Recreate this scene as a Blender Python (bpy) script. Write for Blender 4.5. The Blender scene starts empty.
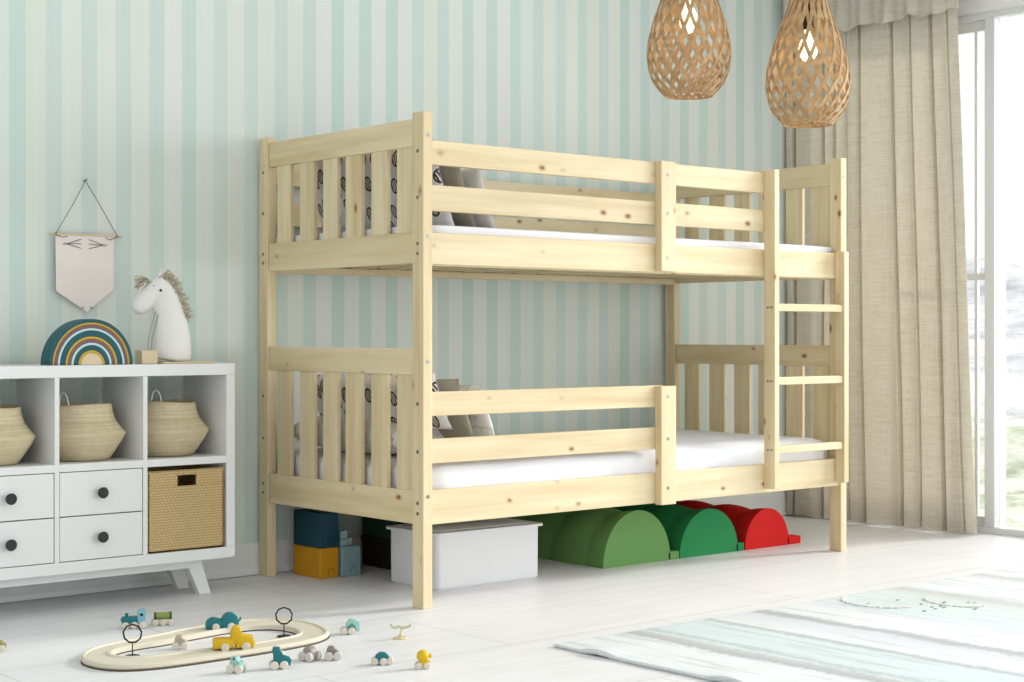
import bpy, bmesh, math, random
from mathutils import Vector, Matrix, Euler, noise
random.seed(7)
SC = bpy.context.scene
COL = SC.collection
PI = math.pi

# ------------------------------------------------------------------ camera
cam_d = bpy.data.cameras.new('camera')
cam = bpy.data.objects.new('camera', cam_d)
COL.objects.link(cam)
cam.location = (-3.2506, -4.2428, 0.9045)
cam.rotation_euler = (PI/2, 0, -0.70837)
cam_d.sensor_width = 36
cam_d.lens = 1624.13/1024*36
cam_d.shift_y = -6.55/1024
cam_d.clip_end = 300
SC.camera = cam

# ------------------------------------------------------------------ world, sun, daylight, exposure
w = bpy.data.worlds.new('world'); SC.world = w; w.use_nodes = True
wn = w.node_tree.nodes; bg = wn['Background']
bg.inputs['Color'].default_value = (0.96, 0.985, 1.0, 1)
bg.inputs['Strength'].default_value = 1.13
sun_d = bpy.data.lights.new('sun', 'SUN'); sun = bpy.data.objects.new('sun', sun_d); COL.objects.link(sun)
sun_d.energy = 2.4; sun_d.angle = math.radians(9); sun_d.color = (1.0, 0.97, 0.93)
sun.rotation_euler = Vector((-1, 0.26, -0.44)).to_track_quat('-Z', 'Y').to_euler()
win_d = bpy.data.lights.new('window_daylight', 'AREA'); win = bpy.data.objects.new('window_daylight', win_d); COL.objects.link(win)
win_d.shape = 'RECTANGLE'; win_d.size = 4.0; win_d.size_y = 2.2; win_d.energy = 145; win_d.color = (0.97, 0.985, 1)
win.location = (3.9, -2.4, 1.35); win.rotation_euler = Vector((-1, 0.55, -0.05)).to_track_quat('-Z', 'Y').to_euler()
SC.view_settings.view_transform = 'Standard'; SC.view_settings.look = 'None'
SC.view_settings.gamma = 1; SC.view_settings.use_curve_mapping = False
SC.view_settings.exposure = 0.0

# ------------------------------------------------------------------ materials
def lin(c):
    return tuple((x/255/12.92 if x/255 <= .04045 else ((x/255+.055)/1.055)**2.4) for x in c) + (1,)
class NT:
    def __init__(s, name):
        s.m = bpy.data.materials.new(name); s.m.use_nodes = True
        s.n = s.m.node_tree.nodes; s.l = s.m.node_tree.links; s.b = s.n['Principled BSDF']
    def add(s, t, **k):
        n = s.n.new(t)
        for a, b in k.items(): setattr(n, a, b)
        return n
    def link(s, a, b): s.l.new(a, b)
    def math(s, op, a, b=None, c=None):
        n = s.add('ShaderNodeMath', operation=op)
        for i, v in enumerate((a, b, c)):
            if v is None: continue
            if isinstance(v, (int, float)): n.inputs[i].default_value = v
            else: s.link(v, n.inputs[i])
        return n.outputs[0]
    def ramp(s, fac, pts, interp='LINEAR'):
        n = s.add('ShaderNodeValToRGB'); s.link(fac, n.inputs[0]); r = n.color_ramp; r.interpolation = interp
        r.elements[0].position = pts[0][0]; r.elements[0].color = pts[0][1]
        r.elements[1].position = pts[-1][0]; r.elements[1].color = pts[-1][1]
        for p, c in pts[1:-1]:
            e = r.elements.new(p); e.color = c
        return n.outputs[0]
    def mix(s, fac, a, b, bt='MIX'):
        n = s.add('ShaderNodeMix', data_type='RGBA', blend_type=bt)
        for i, v in ((0, fac), (6, a), (7, b)):
            if isinstance(v, (int, float)): n.inputs[i].default_value = v
            elif isinstance(v, tuple): n.inputs[i].default_value = v
            else: s.link(v, n.inputs[i])
        return n.outputs[2]
    def coord(s, scale=(1, 1, 1), out='Object', off=None):
        t = s.add('ShaderNodeTexCoord'); mp = s.add('ShaderNodeMapping')
        s.link(t.outputs[out], mp.inputs[0]); mp.inputs['Scale'].default_value = scale
        if off is not None: s.link(off, mp.inputs['Location'])
        return mp.outputs[0]
    def noise(s, v, scale=5, detail=3, rough=.5):
        n = s.add('ShaderNodeTexNoise'); s.link(v, n.inputs['Vector'])
        n.inputs['Scale'].default_value = scale; n.inputs['Detail'].default_value = detail; n.inputs['Roughness'].default_value = rough
        return n.outputs['Fac']
    def bump(s, h, strength=.2, dist=.01):
        n = s.add('ShaderNodeBump'); s.link(h, n.inputs['Height']); n.inputs['Strength'].default_value = strength; n.inputs['Distance'].default_value = dist
        s.link(n.outputs[0], s.b.inputs['Normal'])
    def done(s, col=None, rough=.5, spec=.4):
        if col is not None:
            if isinstance(col, tuple): s.b.inputs['Base Color'].default_value = col
            else: s.link(col, s.b.inputs['Base Color'])
        s.b.inputs['Roughness'].default_value = rough
        s.b.inputs['Specular IOR Level'].default_value = spec
        return s.m

def plain(name, rgb, rough=.5, var=.06, scale=30, bump=0.0, metallic=0, spec=.4):
    t = NT(name); v = t.coord(); f = t.noise(v, scale, 3)
    c = lin(rgb); d = tuple(x*(1-var*2) for x in c[:3])+(1,)
    col = t.mix(f, d, c)
    if bump: t.bump(f, bump, .004)
    t.b.inputs['Metallic'].default_value = metallic
    return t.done(col, rough, spec)

def pine(name, axis, dark=(208, 184, 138), light=(236, 222, 188)):
    t = NT(name)
    oi = t.add('ShaderNodeObjectInfo'); cx = t.add('ShaderNodeCombineXYZ')
    for i, k in enumerate((7.3, 5.1, 9.7)): t.link(t.math('MULTIPLY', oi.outputs['Random'], k), cx.inputs[i])
    s = [26, 26, 26]; s[axis] = 1.6
    v = t.coord(tuple(s), 'Object', cx.outputs[0])
    g = t.noise(v, 1.0, 5, .6)
    s2 = [9, 9, 9]; s2[axis] = .7
    g2 = t.noise(t.coord(tuple(s2), 'Object', cx.outputs[0]), 1.0, 3, .5)
    f = t.math('ADD', t.math('MULTIPLY', g, .6), t.math('MULTIPLY', g2, .4))
    c = t.ramp(f, [(.32, lin(dark)), (.5, lin(tuple((a+b)/2+3 for a, b in zip(dark, light)))), (.68, lin(light))])
    # knots
    s3 = [15, 15, 15]; s3[axis] = 9
    vo = t.add('ShaderNodeTexVoronoi'); t.link(t.coord(tuple(s3), 'Object', cx.outputs[0]), vo.inputs['Vector']); vo.inputs['Scale'].default_value = 1.0
    sep = t.add('ShaderNodeSeparateColor'); t.link(vo.outputs['Color'], sep.inputs[0])
    sel = t.math('GREATER_THAN', sep.outputs[0], .60)
    dist = t.math('ADD', vo.outputs['Distance'], t.math('MULTIPLY', sep.outputs[1], .10))
    k = t.ramp(dist, [(.0, (1, 1, 1, 1)), (.12, (1, 1, 1, 1)), (.16, (.4, .4, .4, 1)), (.26, (0, 0, 0, 1))])
    kf = t.math('MULTIPLY', k, sel)
    c = t.mix(kf, c, lin((146, 96, 46)))
    br = t.math('MULTIPLY_ADD', oi.outputs['Random'], .09, .94)
    hs = t.add('ShaderNodeHueSaturation'); t.link(c, hs.inputs['Color']); t.link(br, hs.inputs['Value'])
    t.bump(f, .06, .003)
    return t.done(hs.outputs[0], .48, .35)

PX, PY, PZ = pine('pine_along_x', 0), pine('pine_along_y', 1), pine('pine_along_z', 2)
WHITE = plain('white_lacquer', (236, 237, 236), .38, .01, 8)
WHITE_TRIM = plain('white_trim', (232, 234, 232), .45, .015, 6)
BLACKM = plain('black_knob', (45, 45, 46), .45, .1)
STEEL = plain('bolt_steel', (140, 138, 134), .3, .05, 50, 0, .9)
BLACKIRON = plain('black_metal', (28, 28, 28), .5, .1)

def fabric(name, rgb, scale=350, var=.05, bump=.25, rough=.95):
    t = NT(name); v = t.coord()
    n1 = t.noise(v, scale, 2); n2 = t.noise(v, 9, 3)
    c = lin(rgb); d = tuple(x*(1-var*2.4) for x in c[:3])+(1,)
    col = t.mix(t.math('MULTIPLY_ADD', n1, .6, t.math('MULTIPLY', n2, .4)), d, c)
    t.bump(t.math('ADD', n1, t.math('MULTIPLY', n2, 2.0)), bump, .004)
    return t.done(col, rough, .15)
SHEET = fabric('white_sheet', (243, 243, 247), 300, .02, .2)
TAUPE = fabric('taupe_cloth', (172, 164, 146), 300, .08)
OFFW = fabric('offwhite_cloth', (240, 238, 234), 300, .02)

def leaf_fabric():
    t = NT('leaf_print_cloth'); v = t.coord((13, 13, 13))
    tc = t.add('ShaderNodeTexCoord'); sep = t.add('ShaderNodeSeparateXYZ'); t.link(tc.outputs['Object'], sep.inputs[0])
    cmb = t.add('ShaderNodeCombineXYZ'); t.link(t.math('MULTIPLY', sep.outputs[0], 16), cmb.inputs[0]); t.link(t.math('MULTIPLY', sep.outputs[2], 12.5), cmb.inputs[1])
    rot = t.add('ShaderNodeMapping'); t.link(cmb.outputs[0], rot.inputs[0]); rot.inputs['Rotation'].default_value = (0, 0, .35)
    vo = t.add('ShaderNodeTexVoronoi', voronoi_dimensions='2D'); t.link(rot.outputs[0], vo.inputs['Vector']); vo.inputs['Scale'].default_value = 1; vo.inputs['Randomness'].default_value = .45
    inside = t.math('LESS_THAN', vo.outputs['Distance'], .34)
    ring = t.math('MULTIPLY', t.math('GREATER_THAN', vo.outputs['Distance'], .26), inside)
    wv = t.add('ShaderNodeTexWave', wave_type='BANDS'); t.link(rot.outputs[0], wv.inputs['Vector']); wv.inputs['Scale'].default_value = 2.2; wv.inputs['Distortion'].default_value = 2.5
    veins = t.math('MULTIPLY', t.math('GREATER_THAN', wv.outputs['Fac'], .40), inside)
    f = t.math('MAXIMUM', ring, veins)
    n1 = t.noise(v, 40, 2)
    t.bump(n1, .15, .003)
    return t.done(t.mix(f, lin((238, 237, 242)), lin((74, 72, 66))), .95, .15)
LEAF = leaf_fabric()
def soft_print():
    t = NT('pale_grey_print_cloth'); v = t.coord((9, 9, 9))
    n = t.noise(v, 1.3, 2); f = t.ramp(n, [(.46, (0, 0, 0, 1)), (.52, (1, 1, 1, 1)), (.56, (0, 0, 0, 1))])
    t.bump(t.noise(v, 40, 2), .15, .003)
    return t.done(t.mix(f, lin((240, 237, 232)), lin((212, 207, 200))), .95, .15)
SPRINT = soft_print()

def wall_stripes():
    t = NT('striped_wallpaper')
    tc = t.add('ShaderNodeTexCoord'); sep = t.add('ShaderNodeSeparateXYZ'); t.link(tc.outputs['Object'], sep.inputs[0])
    x = t.math('DIVIDE', t.math('ADD', sep.outputs[0], 20*.131+.971), .131)
    fr = t.math('FRACT', x); ix = t.math('FLOOR', x)
    tri = t.math('ABSOLUTE', t.math('SUBTRACT', fr, .225))      # 0 at the middle of the dark band
    f = t.ramp(tri, [(.215, (1, 1, 1, 1)), (.24, (0, 0, 0, 1))])
    wn_ = t.add('ShaderNodeTexWhiteNoise', noise_dimensions='1D'); t.link(ix, wn_.inputs['W'])
    aq = t.ramp(wn_.outputs['Value'], [(0, lin((204, 222, 214))), (.35, lin((210, 222, 218))), (.6, lin((199, 220, 211))), (1, lin((206, 223, 219)))], 'LINEAR')
    cr = t.ramp(wn_.outputs['Value'], [(0, lin((222, 229, 217))), (.5, lin((225, 230, 226))), (1, lin((218, 229, 222)))])
    # faint hand printed streaks down each stripe
    v = t.coord((60, 1, .8)); n = t.noise(v, 1, 3)
    c = t.mix(f, cr, aq)
    hs = t.add('ShaderNodeHueSaturation'); t.link(c, hs.inputs['Color']); t.link(t.math('MULTIPLY_ADD', n, .08, .96), hs.inputs['Value'])
    return t.done(hs.outputs[0], .85, .15)
WALLP = wall_stripes()
WALLW = plain('white_wall_paint', (247, 247, 246), .8, .01, 5)

def floor_mat():
    t = NT('white_floor_boards')
    tc = t.add('ShaderNodeTexCoord'); sep = t.add('ShaderNodeSeparateXYZ'); t.link(tc.outputs['Object'], sep.inputs[0])
    # seams: long ones parallel to the bed, cross joints staggered
    ys = t.math('DIVIDE', t.math('ADD', sep.outputs[1], 12.08), .602)
    fy = t.math('FRACT', ys); iy = t.math('FLOOR', ys)
    ly = t.math('LESS_THAN', t.math('ABSOLUTE', t.math('SUBTRACT', fy, .5)), .497)
    off = t.math('MULTIPLY', t.math('MODULO', iy, 2.0), .62)
    xs = t.math('DIVIDE', t.math('ADD', t.math('ADD', sep.outputs[0], 19.05), off), 1.30)
    lx = t.math('LESS_THAN', t.math('ABSOLUTE', t.math('SUBTRACT', t.math('FRACT', xs), .5)), .4987)
    seam = t.math('SUBTRACT', 1.0, t.math('MULTIPLY', lx, ly))
    n = t.noise(t.coord((1.2, 22, 1)), 1, 5, .6); n2 = t.noise(t.coord((2, 2, 2)), 1, 3)
    f = t.math('ADD', t.math('MULTIPLY', n, .7), t.math('MULTIPLY', n2, .3))
    c = t.ramp(f, [(.3, lin((224, 224, 225))), (.7, lin((239, 239, 241)))])
    c = t.mix(seam, c, lin((186, 186, 184)))
    t.bump(t.math('SUBTRACT', t.math('MULTIPLY', n, .3), seam), .12, .002)
    return t.done(c, .42, .35)
FLOORM = floor_mat()

def linen():
    t = NT('beige_linen'); n1 = t.noise(t.coord((3, 7, 190)), 1, 4, .6); n2 = t.noise(t.coord((160, 160, 4)), 1, 2); n3 = t.noise(t.coord((1, 1, 1)), 60, 3)
    f = t.math('ADD', t.math('MULTIPLY', n1, .6), t.math('ADD', t.math('MULTIPLY', n2, .2), t.math('MULTIPLY', n3, .2)))
    c = t.ramp(f, [(.38, lin((226, 220, 205))), (.52, lin((238, 233, 221))), (.66, lin((245, 241, 231)))])
    t.bump(f, .25, .003)
    # a little daylight passes through the cloth
    tr = t.add('ShaderNodeBsdfTranslucent'); t.link(c, tr.inputs[0]); mx = t.add('ShaderNodeMixShader'); mx.inputs[0].default_value = .42
    t.done(c, .95, .1)
    out = t.n['Material Output']; t.link(t.b.outputs[0], mx.inputs[1]); t.link(tr.outputs[0], mx.inputs[2]); t.link(mx.outputs[0], out.inputs[0])
    return t.m
LINEN = linen()

def weave(name, a, b, sx, sz, strength=.6):
    t = NT(name)
    tc = t.add('ShaderNodeTexCoord'); sep = t.add('ShaderNodeSeparateXYZ'); t.link(tc.outputs['Object'], sep.inputs[0])
    z = t.math('MULTIPLY', sep.outputs[2], sz); row = t.math('FLOOR', z); fz = t.math('FRACT', z)
    xx = t.math('ADD', t.math('MULTIPLY', t.math('ADD', sep.outputs[0], t.math('MULTIPLY', sep.outputs[1], 1.0)), sx), t.math('ADD', t.math('MULTIPLY', row, .37), t.math('MULTIPLY', t.math('ABSOLUTE', t.math('SUBTRACT', fz, .5)), 1.2)))
    hx = t.math('ABSOLUTE', t.math('SINE', t.math('MULTIPLY', xx, PI)))
    hz = t.math('SINE', t.math('MULTIPLY', fz, PI))
    h = t.math('MULTIPLY', t.math('POWER', hz, .6), t.math('POWER', hx, .5))
    n = t.noise(t.coord((40, 40, 120)), 1, 3)
    c = t.mix(t.math('MULTIPLY', h, t.math('MULTIPLY_ADD', n, .6, .6)), lin(a), lin(b))
    t.bump(h, strength, .004)
    return t.done(c, .8, .2)
WICKER = weave('woven_straw', (172, 142, 92), (228, 202, 150), 70, 110, .45)
def seagrass():
    t = NT('seagrass'); n = t.noise(t.coord((5, 5, 260)), 1, 3, .6); n2 = t.noise(t.coord((60, 60, 60)), 1, 2)
    f = t.math('ADD', t.math('MULTIPLY', n, .75), t.math('MULTIPLY', n2, .25))
    c = t.ramp(f, [(.35, lin((196, 181, 146))), (.55, lin((213, 199, 166))), (.7, lin((222, 210, 180)))])
    t.bump(f, .35, .003)
    return t.done(c, .85, .15)
SEAGRASS = seagrass()

def rug_mat():
    t = NT('striped_cotton_rug')
    tc = t.add('ShaderNodeTexCoord'); sep = t.add('ShaderNodeSeparateXYZ'); t.link(tc.outputs['Object'], sep.inputs[0])
    wob = t.noise(t.coord((8, 3, 1)), 1, 4, .6); wob2 = t.noise(t.coord((25, 40, 1)), 1, 2)
    x = t.math('ADD', t.math('ADD', sep.outputs[0], 1.44), t.math('ADD', t.math('MULTIPLY_ADD', wob, .06, -.03), t.math('MULTIPLY_ADD', wob2, .05, -.025)))
    u = t.math('DIVIDE', t.math('ADD', x, .15), 3.2)
    W_ = lin((225, 229, 230)); G = lin((180, 185, 186)); A = lin((212, 223, 223)); L = lin((214, 216, 221)); M = lin((212, 221, 217)); T_ = lin((198, 199, 196))
    def q(xx): return (xx+.15)/3.2
    pts = [(0, W_), (q(.155), W_), (q(.175), G), (q(.225), T_), (q(.25), A), (q(.27), lin((186, 196, 196))), (q(.30), A), (q(.50), A), (q(.53), G), (q(.56), W_), (q(.73), L), (q(.755), G), (q(.79), G), (q(.82), W_),
           (q(1.02), W_), (q(1.05), L), (q(1.10), A), (q(1.4), M), (q(1.52), T_), (q(1.60), W_), (q(1.9), W_), (q(2.0), T_), (q(2.06), W_), (1, L)]
    # two ramps, each at most 16 stops
    r1 = t.ramp(u, pts[:14] + [(pts[13][0]+.01, pts[13][1])]); r2 = t.ramp(u, [(pts[13][0], pts[13][1])] + pts[14:])
    sel = t.math('GREATER_THAN', u, q(.9))
    c = t.mix(sel, r1, r2)
    ln = t.noise(t.coord((34, 1.6, 1)), 1, 3, .6); c = t.mix(t.ramp(ln, [(.56, (0, 0, 0, 1)), (.62, (.45, .45, .45, 1))]), c, G)
    wv = t.add('ShaderNodeTexWave', wave_type='BANDS', bands_direction='Y'); t.link(t.coord((1, 1, 1)), wv.inputs['Vector']); wv.inputs['Scale'].default_value = 28; wv.inputs['Distortion'].default_value = 1.5
    hs = t.add('ShaderNodeHueSaturation'); t.link(c, hs.inputs['Color']); t.link(t.math('MULTIPLY_ADD', wv.outputs['Fac'], .035, .97), hs.inputs['Value'])
    t.bump(t.math('ADD', wv.outputs['Fac'], t.noise(t.coord((90, 30, 30)), 1, 3)), .35, .004)
    return t.done(hs.outputs[0], .95, .1)
RUG = rug_mat()

def glass_mat():
    t = NT('window_glass'); tr = t.add('ShaderNodeBsdfTransparent'); gl = t.add('ShaderNodeBsdfGlossy'); gl.inputs['Roughness'].default_value = .02
    lw = t.add('ShaderNodeFresnel'); lw.inputs[0].default_value = 1.3; mx = t.add('ShaderNodeMixShader')
    t.link(lw.outputs[0], mx.inputs[0]); t.link(tr.outputs[0], mx.inputs[1]); t.link(gl.outputs[0], mx.inputs[2]); t.link(mx.outputs[0], t.n['Material Output'].inputs[0])
    return t.m
GLASS = glass_mat()

# ------------------------------------------------------------------ mesh helpers
def new_obj(name, me, mat=None, parent=None, smooth=False):
    o = bpy.data.objects.new(name, me); COL.objects.link(o)
    if mat:
        for m in (mat if isinstance(mat, (list, tuple)) else [mat]): me.materials.append(m)
    if parent: o.parent = parent
    if smooth:
        for p in me.polygons: p.use_smooth = True
    return o
def finish(name, bm, mat, parent=None, smooth=False, auto=False):
    bmesh.ops.recalc_face_normals(bm, faces=bm.faces)
    me = bpy.data.meshes.new(name); bm.to_mesh(me); bm.free()
    o = new_obj(name, me, mat, parent, smooth)
    if auto:
        for p in me.polygons: p.use_smooth = True
        me.set_sharp_from_angle(angle=math.radians(38))
    return o
def add_box(bm, lo, hi, bev=.002, M=None, seg=2):
    t = bmesh.new(); bmesh.ops.create_cube(t, size=1)
    for v in t.verts: v.co = Vector([lo[i]+(v.co[i]+.5)*(hi[i]-lo[i]) for i in range(3)])
    if bev: bmesh.ops.bevel(t, geom=t.edges[:], offset=bev, segments=seg, affect='EDGES', profile=.5)
    if M is not None: t.transform(M)
    me = bpy.data.meshes.new('tmp'); t.to_mesh(me); t.free(); bm.from_mesh(me); bpy.data.meshes.remove(me)
def box(name, lo, hi, mat, parent=None, bev=.002, M=None, seg=2):
    bm = bmesh.new(); add_box(bm, lo, hi, bev, M, seg); return finish(name, bm, mat, parent)
def add_cyl(bm, p0, p1, r0, r1=None, n=20, cap=True, bev=0):
    r1 = r0 if r1 is None else r1
    p0, p1 = Vector(p0), Vector(p1); d = (p1-p0); q = d.to_track_quat('Z', 'Y').to_matrix()
    rings = []
    spec = [(0, r0), (1, r1)] if not bev else [(0, r0-bev), (bev/d.length, r0), (1-bev/d.length, r1), (1, r1-bev)]
    for t, r in spec:
        rings.append([bm.verts.new(p0+d*t+q@Vector((r*math.cos(a), r*math.sin(a), 0))) for a in [2*PI*i/n for i in range(n)]])
    for A, B in zip(rings, rings[1:]):
        for i in range(n): bm.faces.new((A[i], A[(i+1) % n], B[(i+1) % n], B[i]))
    if cap: bm.faces.new(rings[0][::-1]); bm.faces.new(rings[-1])
def add_tube(bm, pts, r, n=8, closed=False):
    pts = [Vector(p) for p in pts]; rings = []; N = len(pts)
    rs = r if isinstance(r, (list, tuple)) else [r]*N
    up = Vector((0.13, .21, 1)).normalized(); prev = None
    for i, p in enumerate(pts):
        a = pts[(i-1) % N] if closed or i > 0 else p; b = pts[(i+1) % N] if closed or i < N-1 else p
        d = (b-a).normalized()
        if prev is None:
            s = d.cross(up)
            if s.length < .01: s = d.cross(Vector((1, 0, 0)))
            s.normalize()
        else:
            s = (prev - d*prev.dot(d)).normalized()
        prev = s; u = s.cross(d)
        rings.append([bm.verts.new(p+(s*math.cos(k*2*PI/n)+u*math.sin(k*2*PI/n))*rs[i]) for k in range(n)])
    for i in range(N if closed else N-1):
        A, B = rings[i], rings[(i+1) % N]
        for k in range(n): bm.faces.new((A[k], A[(k+1) % n], B[(k+1) % n], B[k]))
    if not closed: bm.faces.new(rings[0][::-1]); bm.faces.new(rings[-1])
def add_lathe(bm, prof, c=(0, 0, 0), n=48, caps=(True, True)):
    rings = [[bm.verts.new((c[0]+r*math.cos(2*PI*k/n), c[1]+r*math.sin(2*PI*k/n), c[2]+z)) for k in range(n)] for r, z in prof]
    for A, B in zip(rings, rings[1:]):
        for k in range(n): bm.faces.new((A[k], A[(k+1) % n], B[(k+1) % n], B[k]))
    if caps[0]: bm.faces.new(rings[0][::-1])
    if caps[1]: bm.faces.new(rings[-1])
def add_prism(bm, prof, y0, y1, bev=0, M=None):
    """closed (x,z) outline extruded from y0 to y1"""
    t = bmesh.new()
    a = [t.verts.new((x, y0, z)) for x, z in prof]; b = [t.verts.new((x, y1, z)) for x, z in prof]; n = len(prof)
    t.faces.new(a); t.faces.new(b[::-1])
    for i in range(n): t.faces.new((a[i], b[i], b[(i+1) % n], a[(i+1) % n]))
    if bev:
        es = [e for e in t.edges if abs(e.verts[0].co.y-e.verts[1].co.y) < 1e-6]
        bmesh.ops.bevel(t, geom=es, offset=bev, segments=2, affect='EDGES', profile=.5)
    if M is not None: t.transform(M)
    me = bpy.data.meshes.new('tmp'); t.to_mesh(me); t.free(); bm.from_mesh(me); bpy.data.meshes.remove(me)
def thing(name, label, cat, loc=(0, 0, 0), rz=0, group=None):
    o = bpy.data.objects.new(name, None); COL.objects.link(o); o.location = loc; o.rotation_euler = (0, 0, rz); o.empty_display_size = .05
    o['label'] = label; o['category'] = cat
    if group: o['group'] = group
    return o
def tag(o, label, cat, group=None):
    o['label'] = label; o['category'] = cat
    if group: o['group'] = group
    return o
def struct(o): o['kind'] = 'structure'; return o
def T(x, y, z): return Matrix.Translation((x, y, z))
def R(a, ax): return Matrix.Rotation(a, 4, ax)

# ================================================================== SETTING
WY = 1.03; WX = 3.2; CZ = 2.75
struct(box('floor', (-5, -6, -.1), (WX+.15, WY+.1, 0), FLOORM, bev=0))
struct(box('wall_back', (-5, WY, 0), (WX+.15, WY+.1, CZ), WALLP, bev=0))
struct(box('ceiling', (-5, -6, CZ), (WX+.15, WY+.1, CZ+.1), WALLW, bev=0))
bm = bmesh.new()
W0, W1, WT = -4.6, .86, 2.372       # window opening in the right wall, widened unseen behind the curtain to backlight it
add_box(bm, (WX, W1, 0), (WX+.14, WY, CZ), 0)
add_box(bm, (WX, -6, 0), (WX+.14, W0, CZ), 0)
add_box(bm, (WX, W0, WT), (WX+.14, W1, CZ), 0)
struct(finish('wall_right', bm, WALLW))
bm = bmesh.new()
prof = [(0, .003), (.016, .003), (.016, .022), (.011, .03), (.011, .104), (.006, .116), (.004, .121), (0, .121)]
def skirting(bm, a, b):
    a, b = Vector(a), Vector(b); d = (b-a).normalized(); nrm = Vector((d.y, -d.x, 0))
    A = [bm.verts.new(a+nrm*p+Vector((0, 0, z))) for p, z in prof]; B = [bm.verts.new(b+nrm*p+Vector((0, 0, z))) for p, z in prof]
    for i in range(len(prof)): bm.faces.new((A[i], A[(i+1) % len(prof)], B[(i+1) % len(prof)], B[i]))
    bm.faces.new(A[::-1]); bm.faces.new(B)
skirting(bm, (-5, WY, 0), (WX, WY, 0))
struct(finish('baseboard_back', bm, WHITE_TRIM))
bm = bmesh.new(); skirting(bm, (WX, WY-.012, 0), (WX, W1, 0)); struct(finish('baseboard_right', bm, WHITE_TRIM))

# full height window with sliding leaves
bm = bmesh.new()
X0, X1 = WX-.005, WX+.09
add_box(bm, (X0, W0, 0), (X1, W1, .028), .003)
add_box(bm, (X0, W0, WT-.03), (X1, W1, WT), .003)
for y in (W1-.05, -.077, -1.55, -3.05, W0):
    add_box(bm, (X0, y, .028), (X1, y+.052, WT-.03), .003)
win_o = struct(finish('window_1', bm, plain('window_frame_white', (226, 228, 228), .4, .01)))
bm = bmesh.new()                                                       # narrow fixed leaf beside the curtain
for y in (-.02, .035, .30, .57): add_box(bm, (X0+.033, y, .03), (X0+.0535, y+.014, WT-.032), .002)
add_box(bm, (X0+.0315, -.025, 1.155), (X0+.0545, .31, 1.185), .002)
add_box(bm, (X0+.03, -.025, WT-.075), (X0+.06, W1-.05, WT-.03), .002)
add_box(bm, (X0+.03, -.025, .028), (X0+.06, W1-.05, .07), .002)
finish('window_muntins', bm, WHITE_TRIM, win_o)
for a, b in ((-.025, W1-.05), (-1.498, -.077), (-2.998, -1.55), (W0+.052, -3.05)):
    box('window_pane', (X0+.042, a, .028), (X0+.046, b, WT-.03), GLASS, win_o, 0)
# rocky hillside outside
def hillside():
    bm = bmesh.new(); nx, ny = 150, 190; g = []
    for i in range(nx):
        x = 5.5 + 75*(i/(nx-1))**1.6; row = []
        for j in range(ny):
            y = -45 + 115*j/(ny-1)
            t = min(1, max(0, (x-16)/50)); h = -1.7 + 5.2*t*t*(3-2*t)
            n = noise.fractal(Vector((x*.10, y*.10, 3.1)), .8, 2.2, 5)
            k = noise.noise(Vector((x*.5, y*.35, 9)))
            h += n*(.5+1.2*t) + max(0, k)*.5*(.3+t)
            row.append(bm.verts.new((x, y, h)))
        g.append(row)
    for i in range(nx-1):
        for j in range(ny-1): bm.faces.new((g[i][j], g[i+1][j], g[i+1][j+1], g[i][j+1]))
    t = NT('rock_and_scrub'); v = t.coord((.35, .35, 1.6)); n = t.noise(v, 1, 6, .65); n2 = t.noise(t.coord((.9, .9, .9)), 1, 5, .7)
    rock = t.ramp(n, [(.35, lin((196, 198, 200))), (.5, lin((232, 233, 234))), (.65, lin((246, 247, 247)))])
    scrub = t.ramp(n2, [(.35, lin((176, 186, 158))), (.5, lin((222, 226, 204))), (.65, lin((240, 241, 230)))])
    sep = t.add('ShaderNodeSeparateXYZ'); tc = t.add('ShaderNodeTexCoord'); t.link(tc.outputs['Object'], sep.inputs[0])
    f = t.ramp(t.math('ADD', t.math('MULTIPLY', sep.outputs[0], 1/60), t.math('MULTIPLY_ADD', n2, .3, -.15)), [(.42, (0, 0, 0, 1)), (.52, (1, 1, 1, 1))])
    t.bump(n2, .5, .3)
    o = finish('terrain', bm, t.done(t.mix(f, scrub, rock), .95, .1), None, True)
    o['kind'] = 'structure'; return o
hillside()

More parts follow.
